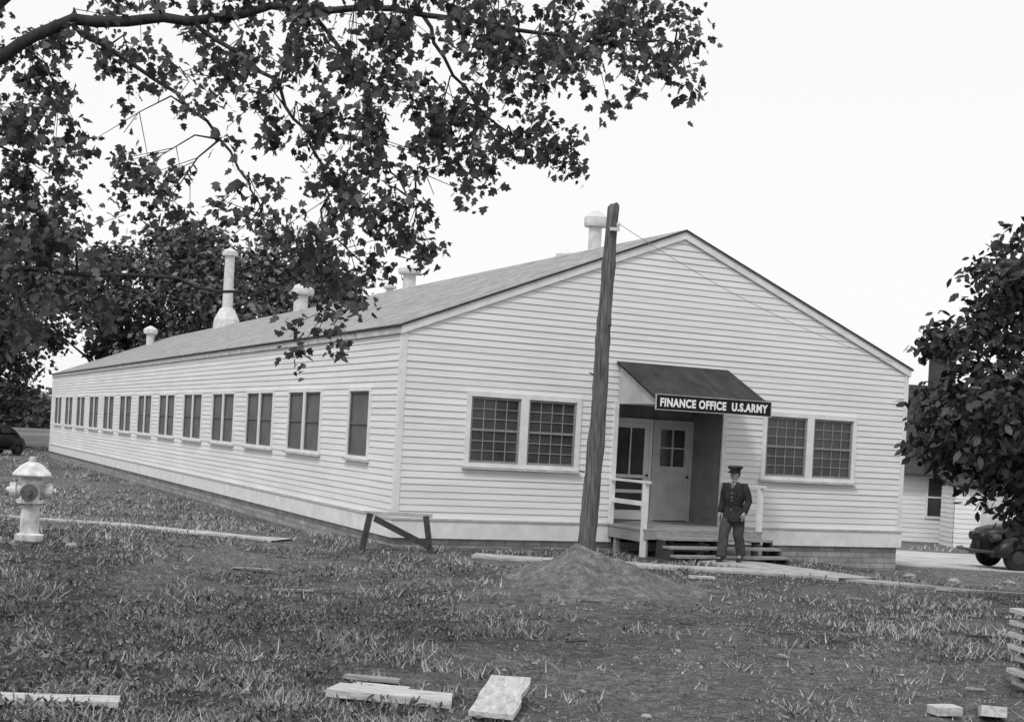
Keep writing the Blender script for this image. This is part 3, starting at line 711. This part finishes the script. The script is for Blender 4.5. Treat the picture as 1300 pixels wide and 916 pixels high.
V=np.empty((n,3,3)); V[:,0]=np.stack([xx-np.cos(an)*wd,yy-np.sin(an)*wd,zz-.01],-1); V[:,1]=np.stack([xx+np.cos(an)*wd,yy+np.sin(an)*wd,zz-.01],-1)
V[:,2]=np.stack([xx+np.cos(la)*hh*ln,yy+np.sin(la)*hh*ln,zz+hh],-1)
me=bpy.data.meshes.new('grass'); me.from_pydata(V.reshape(-1,3).tolist(),[],np.arange(3*n).reshape(n,3).tolist()); me.materials.append(M_GRASS)
o=bpy.data.objects.new('grass',me); COL.objects.link(o); o['kind']='stuff'; o['label']='rough unmown grass covering the lawn'
N=60000; yy=np.exp(RNG.uniform(math.log(9),math.log(27),N)); xx=RNG.uniform(-1,1,N)*(.45*yy+1)
cl=fbm(xx*1.2+60,yy*1.2+33)+.09*ss((-xx)/4)-.10*ss(xx/3)+.06*np.exp(-((yy-14.5)/2.5)**2)+.10*(RNG.random(N)-.5)
u,v=uv(xx,yy)
keep=(cl>.56)&free(xx,yy)&(dist_poly(xx,yy,PATHA)>.5)&(dist_poly(xx,yy,PATHB)>.5)&(dist_poly(xx,yy,SPUR)>.9)&~((u>-.1)&(v>-2.4)&(u<W))&(soil(xx,yy)<.7)
xx,yy=xx[keep],yy[keep]; C=np.stack([xx,yy,G(xx,yy)+RNG.uniform(0,.09,len(xx))*ss((cl[keep]-.54)/.1)],-1)
o=leaves('weeds',C,RNG.uniform(.03,.095,len(xx)),[(0,0),(.3,.12),(.65,.14),(1,0),(.65,-.14),(.3,-.12)],M_WEED,None,-.75); o['kind']='stuff'; o['label']='patches of broad-leaved weeds in the lawn'

# ---------------------------------------------------------------- neighbour house
hz=-.62
Hs=empty('neighbour_house',(12.4,48,hz),(0,0,math.radians(2))); tag(Hs,'white clapboard house with dark roof and brick chimney','house')
mb=MB(); hops=[(2.15,2.75,.9,2.2),(6.2,7.3,.9,2.2)]
clap(mb,lambda u,z,o:(u,-o,z),lambda z:0,lambda z:14,0,2.6,hops,.16); clap(mb,lambda u,z,o:(-o,u,z),lambda z:0 if z<2.6 else (z-2.6)/.72,lambda z:8 if z<2.6 else 8-(z-2.6)/.72,0,5.4,[],.16)
clap(mb,lambda u,z,o:(14+o,u,z),lambda z:0 if z<2.6 else (z-2.6)/.72,lambda z:8 if z<2.6 else 8-(z-2.6)/.72,0,5.4,[],.16); clap(mb,lambda u,z,o:(u,8+o,z),lambda z:0,lambda z:14,0,2.6,[],.16)
mb.obj('wall',[M_SIDE,M_LAPSHADE],Hs)
mb=MB()
slab(mb,[(-.4,-.5,2.35),(14.4,-.5,2.35),(14.4,4,5.6),(-.4,4,5.6)],.1); slab(mb,[(-.4,8.5,2.35),(-.4,4.002,5.6),(14.4,4.002,5.6),(14.4,8.5,2.35)],.1)
hr=mb.obj('roof',M_ROOFD,Hs)
mb=MB(); mb.box(3.3,4.05,3.2,4.0,4.2,6.9); mb.box(3.23,4.12,3.13,4.07,6.9,7.05); mb.obj('chimney',brick_mat('dark_brick',.06,.08,.22,.08),hr)
for a,b,c,d in hops:
    mb=MB()
    for q in ((a-.08,a,c-.08,d+.08),(b,b+.08,c-.08,d+.08),(a,b,d,d+.08),(a,b,c-.08,c)): mb.box(q[0],q[1],-.06,.02,q[2],q[3])
    mb.box(a,b,-.03,.0,(c+d)/2-.03,(c+d)/2+.03); wn=mb.obj('window',M_TRIM,Hs)
    mb=MB(); mb.poly([(a,.01,c),(b,.01,c),(b,.01,d),(a,.01,d)]); mb.obj('pane',M_GLASS,wn)
mb=MB(); mb.box(0,14,-.03,7.9,-.8,-.003); mb.obj('foundation',M_BRICK,Hs)
An=empty('shed',(14.8,45.9,-.62)); tag(An,'small white clapboard shed with low grey roof','shed')
mb=MB(); clap(mb,lambda u,z,o:(u,-o,z),lambda z:0,lambda z:3.4,0,2.0,[],.16); clap(mb,lambda u,z,o:(-o,u,z),lambda z:0,lambda z:1.4,0,2.0,[],.16); clap(mb,lambda u,z,o:(3.4+o,u,z),lambda z:0,lambda z:1.4,0,2.0,[],.16); clap(mb,lambda u,z,o:(u,1.4+o,z),lambda z:0,lambda z:3.4,0,2.0,[],.16)
mb.obj('wall',[M_SIDE,M_LAPSHADE],An)
mb=MB(); slab(mb,[(-.15,-.2,2.05),(3.55,-.2,2.05),(3.55,1.5,2.3),(-.15,1.5,2.3)],.07); mb.obj('roof',M_ROOFD,An)
mb=MB(); mb.box(.9,1.6,-.06,-.03,.02,1.75); mb.obj('door',M_TRIMD,An)

# ---------------------------------------------------------------- cars
def car(x,y,rz,label):
    E=empty('parked_car',(x,y,Gf(x,y)+.035),(0,0,rz)); tag(E,label,'car','parked sedans')
    def hull(name,secs,mat,e=.55,seg=24):
        mb=MB()
        for (sx,hw,z0,z1) in secs:
            for k in range(seg):
                a=2*math.pi*k/seg; c,s=math.cos(a),math.sin(a)
                yy=hw*math.copysign(abs(c)**e,c); zz=(z0+z1)/2+(z1-z0)/2*math.copysign(abs(s)**e,s); mb.v.append((sx,yy,zz))
        n=len(secs)
        for i in range(n-1):
            for k in range(seg): k2=(k+1)%seg; mb.f.append((i*seg+k,i*seg+k2,(i+1)*seg+k2,(i+1)*seg+k)); mb.m.append(0)
        mb.f.append(tuple(range(seg))); mb.m.append(0); mb.f.append(tuple(range((n-1)*seg,n*seg))); mb.m.append(0)
        return mb.obj(name,mat,E,smooth=True)
    hull('body',[(-2.1,.22,.45,.85),(-2.02,.34,.38,1.0),(-1.7,.42,.35,1.08),(-1.0,.55,.33,1.14),(-.6,.72,.30,1.16),(0,.80,.28,1.16),(.9,.82,.28,1.14),(1.5,.72,.3,1.08),(2.0,.55,.35,.92),(2.3,.3,.42,.7)],M_CARP)
    hull('cabin',[(-.75,.5,1.02,1.1),(-.6,.62,1.0,1.25),(-.3,.66,1.0,1.56),(.1,.67,1.0,1.66),(.7,.66,1.0,1.64),(1.2,.6,1.0,1.48),(1.6,.5,.95,1.22),(1.85,.38,.9,1.0)],M_CARP,.7)
    mb=MB()
    for s in (-1,1):
        y=s*.675
        mb.poly([(-.35,y,1.16),(.22,y,1.16),(.22,y,1.46),(-.18,y,1.44)]); mb.poly([(.3,y,1.16),(.95,y,1.16),(.85,y,1.40),(.3,y,1.46)])
    mb.objs('side_glass',M_GLASS,E)
    mb=MB(); mb.poly([(-.69,-.45,1.17),(-.69,.45,1.17),(-.42,.42,1.47),(-.42,-.42,1.47)]); mb.obj('windscreen',M_GLASS,E)
    for sx in (-1.38,1.35):
        for s in (-1,1):
            mb=MB(); seg=16; cols=12
            for i in range(cols+1):
                t=i/cols; yy=s*(.42+.44*t); q=math.sqrt(max(0,1-max(0,(t-.55)/.45)**2*.75))
                for k in range(seg+1):
                    a=math.pi*k/seg; mb.v.append((sx-math.cos(a)*.56*q,yy,.32+abs(math.sin(a))**.8*.50*q))
            for i in range(cols):
                for k in range(seg): p=i*(seg+1)+k; mb.f.append((p,p+1,p+seg+2,p+seg+1)); mb.m.append(0)
            mb.obj('fender',M_CARP,E,smooth=True)
            w2=MB(); w2.loft([(0,0,-.08,.22,.22),(0,0,-.085,.31,.31),(0,0,-.05,.345,.345),(0,0,.05,.345,.345),(0,0,.085,.31,.31),(0,0,.08,.22,.22)],28); w=w2.obj('wheel',M_RUB,E,(sx,s*.72,.34),(math.pi/2,0,0))
            w3=MB(); w3.loft([(0,0,-.095,.05,.05),(0,0,-.088,.16,.16),(0,0,.088,.16,.16),(0,0,.095,.05,.05)],24); w3.obj('rim',M_RIM,w)
    for s in (-1,1):
        mb=MB(); mb.tube([(-1.95,s*.52,.78),(-2.0,s*.52,.78),(-1.85,s*.52,.78),(-1.6,s*.52,.78)],[.02,.1,.115,.04],16); mb.obj('headlight',M_RIM,E,smooth=True)
    mb=MB(); mb.tube([(-2.05,-.85,.45),(-2.28,-.6,.45),(-2.32,0,.45),(-2.28,.6,.45),(-2.05,.85,.45)],.04,10); mb.tube([(2.3,-.8,.45),(2.45,-.5,.45),(2.45,.5,.45),(2.3,.8,.45)],.04,10); mb.objs('bumper',M_RIM,E)
    mb=MB()
    for i in range(9): z=.5+i*.045; mb.box(-2.13,-2.09,-.2,.2,z,z+.018)
    mb.obj('grille',M_RIM,E)
    mb=MB()
    for s in (-1,1): mb.box(-.9,.9,min(s*.62,s*.86),max(s*.62,s*.86),.28,.33)
    mb.objs('running_board',M_RUB,E); return E
car1=car(13.85,35.0,math.radians(8),'dark rounded sedan parked on the pale road')
c2=copy_tree(car1,None,(-27.2,73,Gf(-27,73)+.02),(0,0,math.radians(60))); c2['label']='dark rounded sedan parked near trees past the building'

# ---------------------------------------------------------------- person
def person():
    x,y=bw(5.86,-2.62); z=Gf(x,y)+.06
    fyr,fyl=-.26,.18
    J={'pel':(0,0,.95,.12),'wai':(.005,0,1.07,.105),'che':(.01,-.005,1.27,.13),'upc':(.01,.0,1.40,.105),'nb':(.01,-.005,1.475,.058),'nk':(.008,-.02,1.53,.053),'jaw':(-.006,-.035,1.585,.07),'hd':(0,-.025,1.655,.088),'tp':(0,-.015,1.725,.062),
       'nose':(-.045,-.118,1.625,.013)}
    Eg=[('pel','wai'),('wai','che'),('che','upc'),('upc','nb'),('nb','nk'),('nk','jaw'),('jaw','hd'),('hd','tp'),('hd','nose')]
    J['earr']=(-.085,.015,1.64,.014); J['earl']=(.078,-.055,1.64,.014); Eg+=[('hd','earr'),('hd','earl')]
    arms={'r':[(-.175,.0,1.41,.062),(-.255,.07,1.15,.046),(-.27,.0,.92,.030),(-.265,-.03,.855,.036)],'l':[(.19,.0,1.415,.062),(.272,.03,1.15,.046),(.27,-.13,.94,.030),(.265,-.175,.885,.036)]}
    for s,n in ((-1,'r'),(1,'l')):
        fy=fyr if s<0 else fyl; a=arms[n]; px,py,pzz,_=a[3]
        J['sh'+n],J['el'+n],J['wr'+n],J['pa'+n]=a
        Eg+= [('upc','sh'+n),('sh'+n,'el'+n),('el'+n,'wr'+n),('wr'+n,'pa'+n)]
        kz=.52 if s<0 else .49; az=.10 if s<0 else .15
        J['hi'+n]=(s*.09,0,.88,.09); J['kn'+n]=(s*.095,fy*.5-.05,kz,.058); J['an'+n]=(s*.10,fy+.03,az,.04); J['to'+n]=(s*.12,fy-.11,.04,.035)
        Eg+= [('pel','hi'+n),('hi'+n,'kn'+n),('kn'+n,'an'+n),('an'+n,'to'+n)]
        for k in range(4):
            yy=py+(k-1.5)*.021; ln=(.07,.085,.08,.06)[3-k]
            J[f'f{n}{k}a']=(px,yy,pzz-.035,.0095); J[f'f{n}{k}b']=(px-s*.005,yy-.004,pzz-.035-ln*.55,.0085); J[f'f{n}{k}c']=(px-s*.02,yy-.006,pzz-.035-ln,.0075)
            Eg+= [('pa'+n,f'f{n}{k}a'),(f'f{n}{k}a',f'f{n}{k}b'),(f'f{n}{k}b',f'f{n}{k}c')]
        J[f't{n}a']=(px-s*.015,py-.045,pzz,.011); J[f't{n}b']=(px-s*.025,py-.06,pzz-.045,.009); Eg+= [('pa'+n,f't{n}a'),(f't{n}a',f't{n}b')]
    ks=list(J); me=bpy.data.meshes.new('person'); me.from_pydata([J[k][:3] for k in ks],[(ks.index(a),ks.index(b)) for a,b in Eg],[])
    ob=bpy.data.objects.new('person',me); COL.objects.link(ob)
    sk=ob.modifiers.new('Skin','SKIN'); sk.use_smooth_shade=True
    for i,k in enumerate(ks):
        sv=me.skin_vertices[0].data[i]; sv.radius=(J[k][3],)*2; sv.use_root=(k=='pel')
    sb=ob.modifiers.new('Sub','SUBSURF'); sb.levels=2; sb.render_levels=2
    me.materials.append(M_SKIN)
    bpy.context.view_layer.update(); dg=bpy.context.evaluated_depsgraph_get(); nm=bpy.data.meshes.new_from_object(ob.evaluated_get(dg))
    ob.modifiers.clear(); ob.data=nm
    if not nm.materials: nm.materials.append(M_SKIN)
    for p in nm.polygons: p.use_smooth=True
    ob.location=(x,y,z); ob.rotation_euler=(0,0,math.radians(-32)); tag(ob,'soldier in dark uniform coat and peaked cap stepping off porch','person')
    mb=MB(); mb.loft([(0,.0,.74,.225,.18),(0,0,.79,.22,.17),(0,0,.87,.212,.168),(0,0,.95,.195,.15),(.003,0,1.06,.172,.13),(.005,0,1.10,.172,.13),(.01,-.003,1.17,.192,.142),(.01,-.003,1.25,.205,.148),(.01,0,1.36,.215,.14),(.01,.0,1.43,.185,.112),(.01,-.003,1.475,.10,.085),(.01,-.008,1.50,.07,.07)],28)
    mb.v=[(a*(1+.02*math.sin(c*37+a*9)),b*(1+.03*math.sin(c*41+a*14)),c) for a,b,c in mb.v]
    for s,n in ((-1,'r'),(1,'l')):
        a=arms[n]; S0,E0,W0=[Vector(a[i][:3]) for i in range(3)]
        P=[Vector((s*.11,.0,1.415)),S0+Vector((s*.01,0,0)),S0.lerp(E0,.3)+Vector((s*.012,0,0)),S0.lerp(E0,.65)+Vector((s*.012,.004,0)),E0+Vector((s*.003,.005,0)),E0.lerp(W0,.35),E0.lerp(W0,.7),W0+Vector((0,0,-.01))]
        mb.tube(P,[.07,.085,.076,.072,.070,.061,.062,.055],16,jit=.05)
    mb.obj('jacket',M_COAT,ob,smooth=True)
    mb=MB(); mb.loft([(.004,0,1.055,.181,.139),(.005,0,1.10,.181,.139)],26); mb.obj('belt',M_SHOE,ob)
    mb=MB()
    for zz in (.98,1.15,1.22,1.29): mb.tube([(.008,-.142-.008*(zz>1.1),zz),(.008,-.160,zz)],.010,8)
    mb.objs('button',M_CHROME,ob)
    mb=MB(); mb.poly([(-.035,-.095,1.485),(.055,-.095,1.485),(.01,-.152,1.37)]); mb.obj('shirt',gray('shirt_cloth',.35,.1,20),ob)
    mb=MB(); mb.poly([(-.004,-.100,1.48),(.022,-.100,1.48),(.024,-.152,1.39),(.01,-.157,1.37),(-.004,-.152,1.39)]); mb.obj('tie',M_SHOE,ob)
    mb=MB()
    for s in (-1,1):
        fy=fyr if s<0 else fyl; kz=.52 if s<0 else .49; az=.13 if s<0 else .17
        mb.tube([(s*.08,0,.98),(s*.09,0,.86),(s*.098,fy*.28-.02,.68),(s*.10,fy*.5-.055,kz),(s*.101,fy*.66-.02,.4),(s*.103,fy*.8,.3),(s*.104,fy*.93,.21),(s*.105,fy+.02,az),(s*.105,fy+.01,az-.06)],[.11,.118,.112,.098,.092,.096,.09,.094,.09],18,jit=.05)
    mb.obj('trousers',M_TROU,ob,smooth=True)
    for s in (-1,1):
        fy=fyr if s<0 else fyl; mb=MB(); X=s*.112
        mb.loft([(X,fy-.04,-.005,.045,.135),(X,fy-.04,.02,.05,.14),(X,fy-.02,.055,.045,.115),(X,fy+.02,.085,.04,.065),(X,fy+.03,.12,.038,.045)],18)
        if s>0: mb.v=[(a,b,c+max(0,(b-(fy-.12)))*.28) for a,b,c in mb.v]
        mb.obj('shoe',M_SHOE,ob,smooth=True)
    hr=Matrix.Translation((0,-.02,0))@Matrix.Rotation(math.radians(-24),4,'Z')
    def hm(mb): mb.v=[tuple(hr@Vector(v)) for v in mb.v]; return mb
    mb=MB(); mb.loft([(0,-.01,1.69,.098,.110),(0,-.01,1.735,.10,.112),(0,-.012,1.755,.128,.142),(0,-.005,1.785,.138,.148),(0,.0,1.80,.12,.13),(0,0,1.805,.04,.05)],26)
    n=12; o=len(mb.v)
    for i in range(n+1):
        a=math.pi*(1+i/n); mb.v.append((math.cos(a)*.095,-.01+math.sin(a)*.107,1.70)); mb.v.append((math.cos(a)*.10,-.02+math.sin(a)*.175,1.668))
    for i in range(n): mb.f.append((o+2*i,o+2*i+1,o+2*i+3,o+2*i+2)); mb.m.append(1)
    hm(mb).obj('cap',[M_COAT,M_SHOE],ob)
    mb=MB(); mb.loft([(0,-.128,1.725,.018,.004),(0,-.13,1.75,.02,.004)],8); hm(mb).obj('cap_badge',M_CHROME,ob)
    mb=MB(); mb.loft([(0,.016,1.60,.08,.076),(0,.016,1.66,.09,.086),(0,.008,1.71,.09,.092)],20); hm(mb).obj('hair',M_COAT,ob)
    for s in (-1,1):
        mb=MB(); mb.loft([(s*.03,-.084,1.632,.002,.002),(s*.03,-.088,1.638,.013,.006),(s*.03,-.084,1.644,.002,.002)],10); hm(mb).obj('eye',M_BLACK,ob)
    mb=MB(); mb.box(-.022,.022,-.092,-.080,1.575,1.581); hm(mb).obj('mouth',M_COAT,ob)
person()

# ---------------------------------------------------------------- light, sky, camera
w=bpy.data.worlds.new('World'); scene.world=w; w.use_nodes=True; nt=w.node_tree
sk=nt.nodes.new('ShaderNodeTexSky'); sk.sky_type='NISHITA'; sk.sun_disc=False; sk.sun_elevation=math.radians(50); sk.sun_rotation=math.radians(200); sk.air_density=1; sk.dust_density=3
bwn=nt.nodes.new('ShaderNodeRGBToBW'); nt.links.new(sk.outputs[0],bwn.inputs[0])
mx=nt.nodes.new('ShaderNodeMix'); mx.data_type='FLOAT'; mx.inputs[0].default_value=.8; nt.links.new(bwn.outputs[0],mx.inputs[2]); mx.inputs[3].default_value=11.3
bg=nt.nodes['Background']; bg.inputs[1].default_value=.1; nt.links.new(mx.outputs[0],bg.inputs[0])
sl=bpy.data.lights.new('sun','SUN'); sl.energy=1.4; sl.angle=math.radians(10); sl.color=(1,1,1)
so=bpy.data.objects.new('sun',sl); COL.objects.link(so); so.rotation_euler=Vector((.25,.6,-.78)).to_track_quat('-Z','Y').to_euler(); so.location=(0,0,30)
cam=bpy.data.cameras.new('camera'); co=bpy.data.objects.new('camera',cam); COL.objects.link(co); scene.camera=co
cam.sensor_width=36; cam.lens=36*1771/1300; cam.shift_x=.004; cam.shift_y=.0745; cam.clip_end=3000; cam.clip_start=.1
co.location=(0,0,2.2); co.rotation_euler=(math.pi/2,-math.atan(.0542),0)
